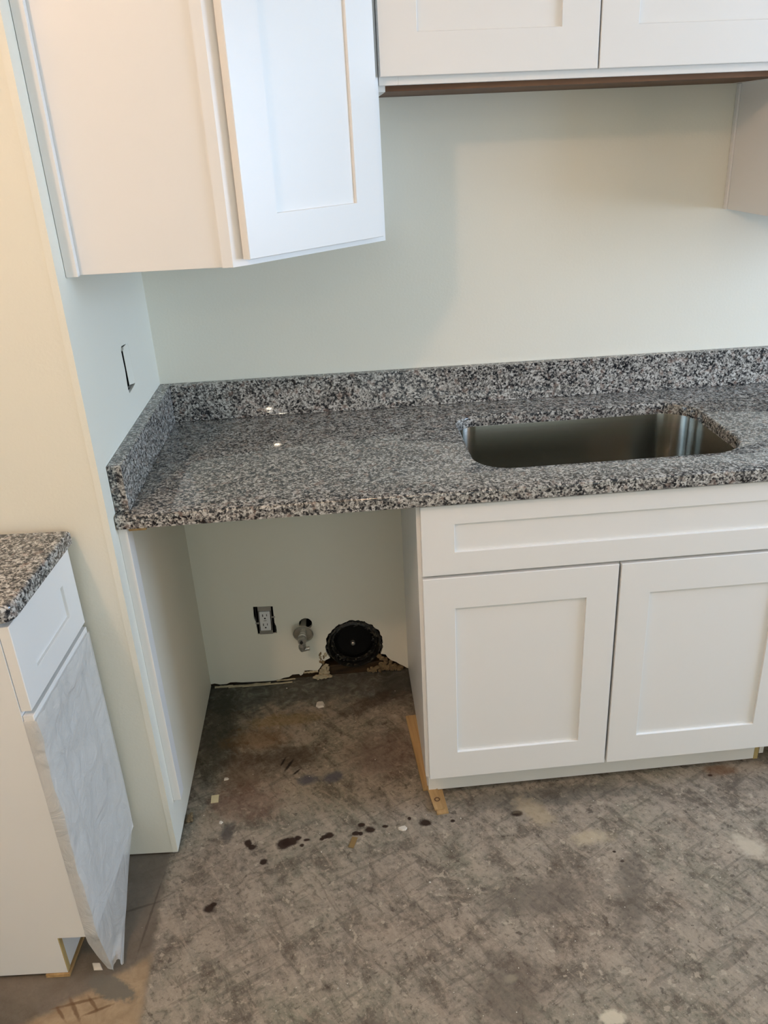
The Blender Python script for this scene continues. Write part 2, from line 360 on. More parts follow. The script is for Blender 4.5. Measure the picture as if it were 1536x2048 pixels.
for i in range(16): lump(bm, 0.352+rnd.uniform(-.02, .03), -0.006, 0.006+rnd.uniform(0, .012), rnd.uniform(.005, .012), .006, rnd.uniform(.003, .006), rnd)
g1 = link('torn_gypsum', bm, M['paper'], wb, True); g1['kind'] = 'stuff'
bm = new()
for i in range(60):
    u = rnd.random(); x = 0.545+u*0.075; z = 0.008+rnd.random()*max(0.006, (0.075-0.085*u))
    lump(bm, x, 0.006+rnd.uniform(-.003, .003), z, rnd.uniform(.003, .009), .005, rnd.uniform(.003, .010), rnd)
for i in range(20): lump(bm, 0.50+rnd.random()*0.05, 0.0, 0.016+rnd.uniform(-.006, .010), rnd.uniform(.003, .008), .005, rnd.uniform(.003, .006), rnd)
for i in range(14): lump(bm, 0.363+rnd.uniform(-.008, .006), 0.002, 0.055+rnd.random()*0.055, rnd.uniform(.002, .005), .004, rnd.uniform(.004, .008), rnd)
g2 = link('stained_gypsum', bm, M['browngyp'], wb, True); g2['kind'] = 'stuff'
g2['label'] = 'brown water-stained gypsum crumbs round the vent hole'
bm = new()     # loose paper strips of the broken drywall edge
for (x0, x1, z0, z1, y) in [(0.012, 0.07, .004, .010, -.004), (0.055, 0.19, .002, .007, -.005), (0.10, 0.26, .003, .006, -.010), (0.30, 0.345, .030, .034, -.002), (0.21, 0.27, .010, .013, -.003)]:
    n = 9
    top = []; bot = []
    for i in range(n+1):
        x = x0+(x1-x0)*i/n; top.append(bm.verts.new((x, y+rnd.uniform(-.001, .001), z1+rnd.uniform(-.001, .0015)+0.004*(x-x0)))); bot.append(bm.verts.new((x, y-0.003, z0+rnd.uniform(-.001, .001))))
    for i in range(n): bm.faces.new((bot[i], bot[i+1], top[i+1], top[i]))
p = link('paper_strip', bm, M['paper'], wb)
sm = p.modifiers.new('thick', 'SOLIDIFY'); sm.thickness = 0.0012

# wall_left: the boxed-out chase. Its side faces the sink counter, its front faces the room.
TH = math.radians(-3.5); SL = math.tan(TH)   # the front is a few degrees out of square
YS = -0.668
wl = bpy.data.objects.new('wall_left', None)
side_hole = [(-0.334, 1.092), (-0.326, 1.079), (-0.300, 1.081), (-0.262, 1.084), (-0.258, 1.100), (-0.259, 1.170), (-0.263, 1.181), (-0.300, 1.186), (-0.324, 1.188), (-0.333, 1.180), (-0.329, 1.135)]
bm = sheet([(0.0, 0.009), (YS, 0.006), (YS, CH), (0.0, CH)], [side_hole], lambda u, v, d: (-d, u, v), 0.0127, '', None)
fl = 0.76
vs = [(0, YS), (-fl, YS-fl*SL), (-fl, YS-fl*SL+0.0127), (-0.0127, YS+0.0127)]
b = [bm.verts.new((x, y, 0.006)) for x, y in vs]; t_ = [bm.verts.new((x, y, CH)) for x, y in vs]
for i in range(4): bm.faces.new((b[i], b[(i+1) % 4], t_[(i+1) % 4], t_[i]))
bm.faces.new(b); bm.faces.new(t_)
wl = structure(link('wall_left', bm, M['wall']))
bmc = new(); box(bmc, XL-.05, -0.052, YS+0.10, -0.0, 0.0, CH)
link('wall_core', bmc, M['dark'], wl)
structure(link('wall_far_left', mk(XL-.1, XL, YF, 0.1, 0, CH), M['wall']))
bm = sheet([(XL-.1, 0), (XR+.1, 0), (XR+.1, CH), (XL-.1, CH)], [[(.7, .2), (2.5, .2), (2.5, 2.15), (.7, 2.15)]], lambda u, v, d: (u, YF-d, v), 0.11, '', None)
structure(link('wall_front', bm, M['wall']))
bm = new(); box(bm, .7, .76, YF-.08, YF-.04, .2, 2.15); box(bm, 2.44, 2.5, YF-.08, YF-.04, .2, 2.15); box(bm, .76, 2.44, YF-.08, YF-.04, .2, .26); box(bm, .76, 2.44, YF-.08, YF-.04, 2.09, 2.15); box(bm, 1.57, 1.63, YF-.08, YF-.04, .26, 2.09)
structure(link('added_rear_window', bm, M['white']))  # invented opening in the unseen wall, goes with the added rear fill
bm = sheet([(YF, 0), (0.1, 0), (0.1, CH), (YF, CH)], [[(WIN['y0'], WIN['z0']), (WIN['y1'], WIN['z0']), (WIN['y1'], WIN['z1']), (WIN['y0'], WIN['z1'])]], lambda u, v, d: (XR+d, u, v), 0.11, '', None)
structure(link('wall_right', bm, M['wall']))
wf = new(); fr = 0.05; W = WIN
for a in ((W['y0'], W['y0']+fr, W['z0'], W['z1']), (W['y1']-fr, W['y1'], W['z0'], W['z1']), (W['y0'], W['y1'], W['z0'], W['z0']+fr), (W['y0'], W['y1'], W['z1']-fr, W['z1']), (W['y0'], W['y1'], 1.53, 1.57)):
    box(wf, XR+.04, XR+.08, a[0], a[1], a[2], a[3])
wi = structure(link('window_1', wf, M['white']))
gt = NT('window_glass'); gt.b.inputs['Transmission Weight'].default_value = 1.0; gt.b.inputs['IOR'].default_value = 1.1
gt.done((1, 1, 1, 1), 0.0); M['glass'] = gt.m
link('pane', mk(XR+.058, XR+.062, W['y0']+fr, W['y1']-fr, W['z0']+fr, W['z1']-fr), M['glass'], wi)

# ceiling lamps (outside the frame, they give the warm light)
for r in (.13, .035):
  lt = NT('lamp_diffuser'); lt.b.inputs['Emission Color'].default_value = (1, .85, .65, 1); lt.b.inputs['Emission Strength'].default_value = 330 if r < .1 else 14; lt.done((.9, .88, .8, 1), .4); M['lamp%.3f' % r] = lt.m
l = thing('ceiling_lamp', 'round warm ceiling lamp above the cabinet on the left', 'lamp', (-0.40, -1.95, CH)); r = .13
bm = new(); lathe(bm, [(0.0, 0), (r+.012, 0), (r+.012, .018), (r, .022), (r, .006), (0, .006)], (0, 0, 0), (0, 0, -1)); link('lamp_base', bm, M['white'], l, True)
bm = new(); lathe(bm, [(r*.97, .006), (r*.93, .016), (r*.7, .026), (r*.35, .031), (0.001, .033)], (0, 0, 0), (0, 0, -1)); link('diffuser', bm, M['lamp0.130'], l, True)
l = thing('ceiling_lamp', 'bare bright bulb in a ceiling socket at the far end of the room', 'lamp', (-0.14, -3.80, CH)); r = .028
bm = new(); lathe(bm, [(0.0, 0), (.055, 0), (.055, .010), (.024, .016), (.020, .046), (0, .046)], (0, 0, 0), (0, 0, -1)); link('lamp_socket', bm, M['white'], l, True)
bm = new(); lathe(bm, [(.014, .044)]+[(max(.0005, r*math.sin(math.radians(a_))), .076-r*math.cos(math.radians(a_))) for a_ in range(24, 181, 12)], (0, 0, 0), (0, 0, -1)); link('bulb', bm, M['lamp0.035'], l, True)

# ------------------------------------------------------------------ shaker fronts
def shaker(bm_frame, bm_panel, wd, z0, z1, st, rt, rb, th=0.019, rec=0.0065):
    """local: x 0..wd, face at y=-th, back y=0"""
    def ring(y, dx, dz0, dz1): return [(dx, y, z0+dz0), (wd-dx, y, z0+dz0), (wd-dx, y, z1-dz1), (dx, y, z1-dz1)]
    e = 0.0012
    loops = [ring(0, 0, 0, 0), ring(-th+e, 0, 0, 0), ring(-th, e, e, e), ring(-th, st-e*.6, rb-e*.6, rt-e*.6), ring(-th+e, st, rb, rt), ring(-th+rec+.001, st, rb, rt), ring(0, st, rb, rt)]
    V = [[bm_frame.verts.new(p) for p in L_] for L_ in loops]; V.append(V[0])
    for k in range(len(V)-1):
        for i in range(4): bm_frame.faces.new((V[k][i], V[k][(i+1) % 4], V[k+1][(i+1) % 4], V[k+1][i]))
    box(bm_panel, st-.0005, wd-st+.0005, -th+rec, -0.004, z0+rb-.0005, z1-rt+.0005)
def front(name, parent, o, u, wd, z0, z1, st, rt, rb, th=0.019, label=None):
    """o: local origin (x, y) of the back-left corner, u: unit direction of width; normal = u rotated -90"""
    a = math.atan2(u[1], u[0]); mt = Matrix.Translation((o[0], o[1], 0)) @ Matrix.Rotation(a, 4, 'Z')
    bf, bp = new(), new(); shaker(bf, bp, wd, z0, z1, st, rt, rb, th)
    f = link(name, bf, M['white'], parent); f.matrix_local = mt
    link(name.split('_')[-1]+'_panel' if name != 'door' else 'door_panel', bp, M['white'], f)
    if label: f['label'] = label
    return f

# ------------------------------------------------------------------ sink base cabinet
W1 = 0.633; HW = 0.4556; W2 = W1+2*HW; BF = -0.6005
sb = thing('sink_base_cabinet', 'white two-door shaker base cabinet under the sink', 'cabinet', (W1, 0, 0))
def P(name, bm, mat, par=sb, smooth=False): return link(name, bm, mat, par, smooth, shift=par.location)
for i, x in enumerate((W1+.004, W2-.016)):
    bm = new()   # side with toe notch
    pts = [(0.0, .010), (-.532, .010), (-.532, .105), (-.582, .105), (-.582, .873), (0.0, .873)]
    a_ = [bm.verts.new((x, yy, zz)) for yy, zz in pts]; b_ = [bm.verts.new((x+.012, yy, zz)) for yy, zz in pts]
    bm.faces.new(a_); bm.faces.new(b_[::-1])
    for k in range(6): bm.faces.new((a_[k], a_[(k+1) % 6], b_[(k+1) % 6], b_[k]))
    P('side_panel', bm, M['white'])
P('bottom_panel', mk(W1+.016, W2-.016, -.58, -.006, .105, .117), M['plyedge'])
P('back_panel', mk(W1+.016, W2-.016, -.006, -.001, .105, .60), M['plyedge'])
bm = new(); box(bm, W1-.005, W1+.04, -.6005, -.582, .105, .875, bev=.001); box(bm, W2-.04, W2, -.6005, -.582, .105, .875, bev=.001)
box(bm, W1+.04, W2-.04, -.600, -.582, .835, .875); box(bm, W1+.04, W2-.04, -.600, -.582, .675, .712); box(bm, W1+.04, W2-.04, -.600, -.582, .105, .135)
P('face_frame', bm, M['white'])
front('drawer_front', sb, (.003, BF), (1, 0), 2*HW-.006, .698, .8685, .074, .046, .056, label='wide false drawer front')
front('door', sb, (.003, BF), (1, 0), HW-.0055, .112, .690, .0725, .081, .080)
front('door', sb, (HW+.0035, BF), (1, 0), HW-.0055, .112, .690, .0725, .081, .080)
P('toe_kick', mk(W1+.016, W2-.012, -.546, -.535, .007, .104), M['white'])
P('toe_stile', mk(W1+.006, W1+.026, -.5475, -.5345, .006, .1035, bev=.0005), M['white'])
P('raw_panel_end', mk(W2-.011, W2+.001, -.545, -.50, .004, .104), M['plyedge'])

# added neighbour under the same counter, blocks window light from the toe kick: only the dark void below its missing toe board shows at the right edge
nb = thing('added_base_cabinet', 'added white shaker base cabinet beyond the sink cabinet, dark open toe space at the right edge', 'cabinet', (W1+2*HW+.007, 0, 0))
for ch in list(sb.children):
    if ch.name.split('.')[0] in ('toe_kick', 'toe_stile', 'raw_panel_end'): continue
    c = ch.copy(); COL.objects.link(c); c.parent = nb
    if 'label' in c: del c['label']
    for g_ in ch.children:
        d = g_.copy(); COL.objects.link(d); d.parent = c
# wooden shims
def wedge(bm, x0, x1, y0, y1, z0, ha, hb):
    """ha at y0, hb at y1"""
    v = [bm.verts.new(p) for p in ((x0, y0, z0), (x1, y0, z0), (x1, y1, z0), (x0, y1, z0), (x0, y0, z0+ha), (x1, y0, z0+ha), (x1, y1, z0+hb), (x0, y1, z0+hb))]
    for f in ((0, 3, 2, 1), (4, 5, 6, 7), (0, 1, 5, 4), (1, 2, 6, 5), (2, 3, 7, 6), (3, 0, 4, 7)): bm.faces.new([v[i] for i in f])
    return bm
def place(name, bm, mat, loc, rz, label, cat, group=None):
    o = link(name, bm, mat); o.location = loc; o.rotation_euler = (0, 0, rz); return tag(o, label, cat, group)
place('wood_shim', wedge(new(), -.015, .015, -.045, .105, 0, .004, .006), M['pine'], (.663, -.583, .0005), math.radians(4), 'lower pine shim sticking out furthest under the sink cabinet corner', 'shim')
s2 = place('wood_shim', wedge(new(), -.013, .013, -.045, .09, 0, .005, .002), M['pine'], (.653, -.573, .0066), math.radians(7), 'upper pine shim with a round knot, under the sink cabinet corner', 'shim')
bm = new(); lathe(bm, [(.0045, 0), (.0062, .0006), (.0078, 0)], (0, 0, 0), (0, 0, 1), n=24)
kn = link('knot', bm, M['brownply'], s2); kn.location = (.002, -.013, .0052)
place('wood_strip', mk(-.02, .02, -.135, .17, 0, .0095, bev=.0008), M['pine'], (.6365, -.405, .0005), math.radians(3.4), 'long thin pine strip lying along the side of the sink cabinet', 'wood strip')

# ------------------------------------------------------------------ filler board beside the dishwasher opening, and cleat
tag(link('filler_board', mk(0.0002, .019, -.622, -.584, .128, .8745, bev=.0008), M['white']), 'tall narrow white filler board on the chase wall beside the empty opening', 'board')
tag(link('wood_cleat', mk(.020, .056, -.612, -.585, .861, .8755, bev=.001), M['pine']), 'small raw wood block under the left end of the sink counter', 'block')

# ------------------------------------------------------------------ sink countertop
ct = thing('countertop', 'long speckled grey granite countertop with cut-out for the sink', 'countertop', (0, 0, .876))
out = [(.0005, -.0005), (.0005, -.630), (.0035, -.633), (2.49, -.633), (2.49, -.0005)]
so = rrect(.780, 1.421, -.520, -.141, (.085, .095, .085, .065), 12)
def slab(outer, holes, z0, z1, rad=.005):
    bm = sheet(outer, holes, lambda u, v, d: (u, v, z1-d), z1-z0, '', None)
    es = []
    bm.faces.ensure_lookup_table()
    for e in bm.edges:
        if len(e.link_faces) == 2 and abs(e.verts[0].co.z-z1) < 1e-6 and abs(e.verts[1].co.z-z1) < 1e-6:
            n = [abs(f.normal.z) for f in e.link_faces]
            if min(n) < .5: es.append(e)
    bm.normal_update(); es = [e for e in bm.edges if len(e.link_faces) == 2 and all(abs(v.co.z-z1) < 1e-6 for v in e.verts) and min(abs(f.normal.z) for f in e.link_faces) < .5]
    bmesh.ops.bevel(bm, geom=es, offset=rad, segments=3, affect='EDGES', profile=.5)
    return bm
P('slab', slab(out, [so], .876, .906, .006), M['granite'], ct, True)
bs = tag(link('backsplash', mk(.0305, 2.49, -.024, -.0008, .9063, 1.009, bev=.0015), M['granite']), 'long granite backsplash strip along the wall behind the sink', 'backsplash')
ss = tag(link('side_splash', mk(.0008, .0300, -.614, -.0008, .9063, 1.009, bev=.0015), M['granite']), 'short granite side splash against the chase wall', 'backsplash')

# ------------------------------------------------------------------ sink
sk = thing('sink', 'undermount stainless steel sink bowl in the granite counter', 'sink', (1.10, -.33, .876))
def srect(e, rr): return rrect(.780-e, 1.421+e, -.520-e, -.141+e, tuple(max(.02, r+rr) for r in (.085, .095, .085, .065)), 12)
prof = [(.030, .8755, .028), (.004, .8755, .004), (.0035, .874, .0035), (.003, .72, .003), (-.002, .676, -.002), (-.012, .655, -.012), (-.034, .6485, -.03)]
bm = new(); rings = []
for e, z, rr in prof: rings.append([bm.verts.new((x, y, z)) for x, y in srect(e, rr)])
n = len(rings[0])
for k in range(len(rings)-1):
    for i in range(n): bm.faces.new((rings[k][i], rings[k][(i+1) % n], rings[k+1][(i+1) % n], rings[k+1][i]))
dr = [bm.verts.new((1.10+.045*math.cos(math.pi+2*math.pi*i/n+.32), -.25+.045*math.sin(math.pi+2*math.pi*i/n+.32), .645)) for i in range(n)]
for i in range(n): bm.faces.new((rings[-1][i], rings[-1][(i+1) % n], dr[(i+1) % n], dr[i]))
P('bowl', bm, M['steel'], sk, True)
bm = new(); lathe(bm, [(.047, .001), (.043, .003), (.040, -.001), (.036, -.010), (.012, -.013), (.001, -.013)], (1.10, -.25, .646), (0, 0, 1), 40)
P('drain', bm, M['chrome'], sk, True)

# ------------------------------------------------------------------ upper cabinets
UZ = 1.385; UT = 2.30
dc = thing('corner_wall_cabinet', 'white diagonal corner wall cabinet with a single shaker door, upper left', 'cabinet', (0, 0, UZ))
def solid(pts, z0, z1):
    bm = new(); a_ = [bm.verts.new((x, y, z0)) for x, y in pts]; b_ = [bm.verts.new((x, y, z1)) for x, y in pts]
    bm.faces.new(a_[::-1]); bm.faces.new(b_)
    for i in range(len(pts)): bm.faces.new((a_[i], a_[(i+1) % len(pts)], b_[(i+1) % len(pts)], b_[i]))
    return bm
A = Vector((.305, -.610)); B = Vector((.610, -.305)); D = (B-A).normalized(); N = Vector((D.y, -D.x))
P('carcass', solid([(.002, -.001), (.002, -.593), (.297, -.593), (.593, -.297), (.593, -.001)], UZ+.010, UT), M['white'], dc)
P('side_panel', mk(.0015, .286, -.6025, -.5935, UZ, UT, bev=.0006), M['white'], dc)
P('side_panel', mk(.594, .603, -.286, -.001, UZ, UT, bev=.0006), M['white'], dc)
P('scribe_strip', mk(.0008, .022, -.6185, -.6030, UZ-.001, UT, bev=.0006), M['white'], dc)
# angled stile that turns the corner, then the diagonal face frame
bm = new()
bm.free()
st = solid([(.283, -.6065), (A.x-.002, -.6065), (A.x, -.605), (A.x+D.x*.038, A.y+D.y*.038+.0), (A.x+D.x*.038-N.x*.019, A.y+D.y*.038-N.y*.019), (.286, -.594)], UZ-.0005, UT)
P('corner_stile', st, M['white'], dc)
st = solid([(B.x-D.x*.038, B.y-D.y*.038), (B.x, B.y), (.6065, -.283), (.594, -.286), (B.x-D.x*.038-N.x*.019, B.y-D.y*.038-N.y*.019)], UZ-.0005, UT)
P('corner_stile', st, M['white'], dc)
q0 = A+D*.038; q1 = B-D*.038
def dbox(a, b, off0, off1, z0, z1): return solid([tuple(a+N*off1), tuple(b+N*off1), tuple(b+N*off0), tuple(a+N*off0)], z0, z1)
P('bottom_rail', dbox(q0, q1, -.019, 0, UZ-.0005, UZ+.040), M['white'], dc)
P('top_rail', dbox(q0, q1, -.019, 0, UT-.04, UT), M['white'], dc)
o_ = A+D*.022+N*.0025
front('door', dc, (o_.x, o_.y), (D.x, D.y), .379, UZ+.012-UZ, UT-.01-UZ, .079, .079, .0755)

mc = thing('wall_cabinet', 'short white two-door wall cabinet hung high above the sink', 'cabinet', (.611, 0, 1.692))
X0, X1, MZ = .6115, 1.530, 1.692
for x0, x1 in ((X0, X0+.014), (X1-.014, X1)): P('side_panel', mk(x0, x1, -.286, -.001, MZ-.0115, UT), M['white'], mc)
P('bottom_panel', mk(X0+.014, X1-.014, -.286, -.001, MZ-.011, MZ+.002), M['brownply'], mc)['label'] = 'raw brown plywood underside'
P('back_panel', mk(X0+.014, X1-.014, -.012, -.002, MZ+.002, UT-.02), M['brownply'], mc)
P('top_panel', mk(X0+.014, X1-.014, -.286, -.001, UT-.015, UT-.001), M['white'], mc)
bm = new(); box(bm, X0, X0+.04, -.305, -.2865, MZ-.0005, UT, bev=.0008); box(bm, X1-.04, X1, -.305, -.2865, MZ-.0005, UT, bev=.0008)
box(bm, X0+.04, X1-.04, -.305, -.2865, MZ-.0005, MZ+.038, bev=.0008); box(bm, X0+.04, X1-.04, -.305, -.2865, UT-.04, UT)
P('face_frame', bm, M['white'], mc)
front('door', mc, (.0025, -.3055), (1, 0), .4545, .0145, UT-.01-MZ, .079, .079, .079)
front('door', mc, (.4605, -.3055), (1, 0), .4545, .0145, UT-.01-MZ, .079, .079, .079)

rc = thing('wall_cabinet', 'tall white wall cabinet at the right edge, only its side showing', 'cabinet', (1.531, 0, UZ))
RX = 1.5315
for x0, x1 in ((RX, RX+.012), (RX+.448, RX+.46)): P('side_panel', mk(x0, x1, -.286, -.001, UZ, UT, bev=.0006), M['white'], rc)
P('bottom_panel', mk(RX+.012, RX+.448, -.286, -.001, UZ+.010, UZ+.022), M['brownply'], rc)
P('back_panel', mk(RX+.012, RX+.448, -.012, -.002, UZ+.022, UT-.02), M['brownply'], rc)
P('scribe_strip', mk(RX-.0055, RX-.0003, -.016, -.001, UZ, MZ-.013, bev=.0006), M['white'], rc)
bm = new(); box(bm, RX, RX+.04, -.305, -.2865, UZ-.0005, UT); box(bm, RX+.42, RX+.46, -.305, -.2865, UZ-.0005, UT)
box(bm, RX+.04, RX+.42, -.305, -.2865, UZ-.0005, UZ+.038); box(bm, RX+.04, RX+.42, -.305, -.2865, UT-.04, UT)
P('face_frame', bm, M['white'], rc)
front('door', rc, (.0035, -.3055), (1, 0), .453, .0125, UT-.01-UZ, .079, .079, .079)

# ------------------------------------------------------------------ left base cabinet (local frame: x outward to the right, y towards the chase wall)
E1 = Vector((math.cos(TH), math.sin(TH), 0)); E2 = Vector((-math.sin(TH), math.cos(TH), 0))
OL = Vector((-.1035, -.9745, 0))
lb = thing('drawer_base_cabinet', 'narrow white base cabinet with one drawer over a film-wrapped door', 'cabinet', OL, TH)
L_ = .2960
def Q(name, bm, mat, par=lb, smooth=False): return link(name, bm, mat, par, smooth)
def prof_panel(y0, y1, mat, name):
    bm = new(); pts = [(-.60, .010), (-.079, .010), (-.079, .114), (-.0205, .114), (-.0205, .875), (-.60, .875)]
    a_ = [bm.verts.new((x, y0, z)) for x, z in pts]; b_ = [bm.verts.new((x, y1, z)) for x, z in pts]
    bm.faces.new(a_); bm.faces.new(b_[::-1])
    for k in range(6): bm.faces.new((a_[k], a_[(k+1) % 6], b_[(k+1) % 6], b_[k]))
    return Q(name, bm, mat)
prof_panel(0.0, .012, M['white'], 'side_panel'); prof_panel(L_-.012, L_, M['white'], 'side_panel')
bm = new(); box(bm, -.0392, -.0207, .0125, .035, .114, .875); box(bm, -.0392, -.0207, L_-.035, L_-.0125, .114, .875)
box(bm, -.0392, -.0208, .035, L_-.035, .84, .875); box(bm, -.0392, -.0208, .035, L_-.035, .665, .70); box(bm, -.0392, -.0208, .035, L_-.035, .114, .14)
Q('face_frame', bm, M['white'])
Q('bottom_panel', mk(-.60, -.040, .012, L_-.012, .114, .126), M['plyedge'])
Q('back_panel', mk(-.60, -.594, .012, L_-.012, .126, .873), M['plyedge'])
Q('toe_kick', mk(-.090, -.0785, .0125, L_-.012, .012, .113), M['white'])
Q('raw_panel_end', mk(-.0790, -.0768, .0005, .0115, .0125, .1135), M['plyedge'])
front('drawer_front', lb, (-.0195, .0025), (0, 1), L_-.005, .691, .866, .060, .052, .052)
front('door', lb, (-.0195, .0025), (0, 1), L_-.005, .116, .680, .060, .060, .060)
lsh = place('wood_shim', wedge(new(), -.03, .02, -.004, .09, 0, .0085, .004), M['pine'], tuple(OL+E1*(-.095)+E2*.001+Vector((0, 0, .0003))), TH, 'pine shim under the near corner of the film-wrapped cabinet', 'shim')
# its granite top
lc = thing('countertop', 'short granite countertop on the narrow cabinet at the left edge', 'countertop', OL+Vector((0, 0, .876)), TH)
outl = [(-.60, -.004)]+[(.010-.028+.028*math.cos(a), -.004+.028+.028*math.sin(a)) for a in [math.radians(-90+90*i/10) for i in range(11)]]+[(.010, L_+.0005), (-.60, L_+.0005)]
bm = slab(outl, [], 0.0003, .030, .009); link('slab', bm, M['granite'], lc, True)

# protective film hanging off the door
bm = new(); NU, NV = 36, 64; rnd = random.Random(4)
from mathutils import noise as mn
def lerp(a, b, k): return tuple(a[i]+(b[i]-a[i])*k for i in range(3))
def poly_at(pts, k):
    f = k*(len(pts)-1); i = min(int(f), len(pts)-2); return lerp(pts[i], pts[i+1], f-i)
RB = [(.0015, .288, .135), (.0025, .226, .084), (.013, .150, .052), (.024, .082, .026), (.037, .014, .006)]
LB = [(.006, -.003, .125), (.010, -.004, .085), (.013, -.004, .045), (.017, -.002, .005)]
WB = [(-.020, -.0025, .128), (-.018, -.003, .100), (-.006, -.004, .060), (.012, -.003, .008)]
VD = 0.78
def filmpt(u, v):
    """u 0 near edge .. 1 far edge, v 0 top .. 1 torn tips"""
    if v <= VD:
        k = v/VD; y = -.003+u*(.291); zb = .125+.010*u; z = .672-k*(.672-zb)
        fd = min(1, (1-u)*5); x = .005+fd*(.004*mn.noise(Vector((u*5, v*9, 1)))+.004*mn.noise(Vector((u*13+v*5, v*18, 4))))
        x += .002*math.sin(v*22+u*9)*max(0, 1-u*3)
        inn = min(y-.060, .236-y, 0.62-z, z-.176)     # sucked a little into the recessed panel
        if inn > 0: x -= .0045*min(1, inn/.010)
        x = max(x, .0012 if inn <= 0 else -.0045)*(1-k**6)+(.006-.0045*u)*k**6
    else:
        k = (v-VD)/(1-VD); a_, b_ = poly_at(LB, k), poly_at(RB, k); x, y, z = lerp(a_, b_, u)
        x += .010*math.sin(math.pi*u)*math.sin(math.pi*min(1, k*1.3))+.004*math.sin(u*9+k*3)*k+.003*mn.noise(Vector((u*6, k*4, 8)))*(1-abs(2*u-1))
        z += .026*k**6*max(0, math.sin(math.pi*(u-.15)/.7) if .15 < u < .85 else 0)+.003*abs(math.sin(u*17))*k**6
    return (x, y, max(z, .002))
G = [[bm.verts.new(filmpt(i/NU, j/NV)) for i in range(NU+1)] for j in range(NV+1)]
for j in range(NV):
    for i in range(NU): bm.faces.new((G[j][i], G[j][i+1], G[j+1][i+1], G[j+1][i]))
# wrapped round the near edge of the door
prev = None
for j in range(NV):
    v = j/NV; p0 = G[j][0].co
    if v <= VD: w_ = (-.0195, -.0018+.0012*mn.noise(Vector((3, j*.5, 2))), p0.z)
    else: w_ = poly_at(WB, (v-VD)/(1-VD))
    row = [G[j][0]]+[bm.verts.new((p0.x+(w_[0]-p0.x)*q/3, p0.y+(w_[1]-p0.y)*q/3-.0006*math.sin(q), p0.z+(w_[2]-p0.z)*q/3)) for q in (1, 2, 3)]
    if prev:
        for q in range(3): bm.faces.new((prev[q], prev[q+1], row[q+1], row[q]))
    prev = row
pf = link('protective_film', bm, M['film'], None, True); pf.location = OL; pf.rotation_euler = (0, 0, TH)
tag(pf, 'torn sheet of cloudy plastic film hanging off the narrow cabinet door to the floor', 'plastic film')

# ------------------------------------------------------------------ outlet in the opening
ot = thing('wall_outlet', 'white duplex outlet without cover plate low on the back wall', 'outlet', (.198, 0, .238))
def Rb(name, bm, mat, par, rz=-0.045, smooth=False):
    o = link(name, bm, mat, par, smooth); o.rotation_euler = (0, -rz*0 + 0.03, 0); return o
bm = new()
for a in ((-.029, -.0265, -.049, .050), (.0265, .029, -.049, .050)): box(bm, a[0], a[1], .004, .050, a[2], a[3])
box(bm, -.029, .029, .048, .050, -.049, .050); box(bm, -.029, .029, .004, .050, -.051, -.0485); box(bm, -.029, .029, .004, .050, .0485, .051)
Rb('outlet_box', bm, M['slot'], ot)
bm = new(); box(bm, -.0205, .0205, -.0005, .0010, .0345, .0505, bev=.0004); box(bm, -.0205, .0205, -.0005, .0010, -.0505, -.0375, bev=.0004)
box(bm, -.020, -.0185, .001, .003, -.0375, .0345); box(bm, .0185, .020, .001, .003, -.0375, .0345)
box(bm, .020, .031, -.0006, .0006, .008, .013); box(bm, -.031, -.020, -.0006, .0006, -.012, -.006)
Rb('mounting_strap', bm, M['dullmetal'], ot)
fc = Rb('socket_face', mk(-.0165, .0165, -.0050, .004, -.0345, .0335, bev=.0015), M['plastic'], ot)
def slots(z):
    bm = new(); box(bm, -.0075, -.0050, -.0054, -.0045, z-.004, z+.0045); box(bm, .0050, .0070, -.0054, -.0045, z-.003, z+.0045)
    tube(bm, (0, -.0054, z-.0105), (0, -.0045, z-.0105), .0026, n=14); return bm
for z in (.0205, -.013): link('socket_slots', slots(z), M['slot'], fc)
link('reset_button', mk(-.0045, .0045, -.0056, -.0045, .0005, .0028), M['dullmetal'], fc)

# ------------------------------------------------------------------ stop valve
vv = thing('stop_valve', 'angle stop valve with loose chrome ring on a pipe stub', 'valve', (.316, 0, .203))
bm = new(); lathe(bm, [(.0001, -.046), (.0085, -.046), (.0095, -.040), (.0095, .070), (.0001, .070)], (-.003, .0, .003), (0, 1, 0), 24); link('pipe_stub', bm, M['greyplastic'], vv, True)
bm = new(); lathe(bm, [(.0310, .003), (.0325, .0005), (.0310, -.0020), (.0290, -.0012), (.0280, .0005), (.020, -.0002), (.0105, -.0015), (.0105, .0010), (.020, .0020), (.0285, .0028), (.0310, .003)], (-.004, -.028, -.009), (0.10, 1, .12), 56)
link('chrome_ring', bm, M['satin'], vv, True)
bm = new()
lathe(bm, [(.0001, 0), (.0125, 0), (.0132, .004), (.0128, .014), (.011, .016), (.011, .022), (.0140, .023), (.0140, .030), (.011, .031), (.0001, .031)], (-.006, -.074, -.008), (0, 1, 0), 12)
lathe(bm, [(.0001, 0), (.0102, 0), (.0118, .002), (.0118, .012), (.009, .014), (.009, .020), (.0110, .022), (.0110, .032), (.0001, .033)], (-.008, -.062, -.040), (.05, 0, 1), 12)
link('valve_body', bm, M['dullmetal'], vv, True)
bm = new(); lathe(bm, [(.0001, 0), (.0078, 0), (.0078, .012), (.0066, .014), (.0066, .024), (.0001, .024)], (-.010, -.062, -.042), (1, 0, .08), 16)
lathe(bm, [(.0001, -.007), (.006, -.006), (.0085, 0), (.006, .006), (.0001, .007)], (-.009, -.062, -.042), (0, 0, 1), 16)
link('outlet_nipple', bm, M['dullmetal'], vv, True)
bm = new(); lathe(bm, [(.0001, 0), (.004, 0), (.0048, .003), (.003, .009), (.0001, .009)], (-.008, -.084, -.006), (0, 1, 0), 14); link('valve_stem', bm, M['slot'], vv, True)

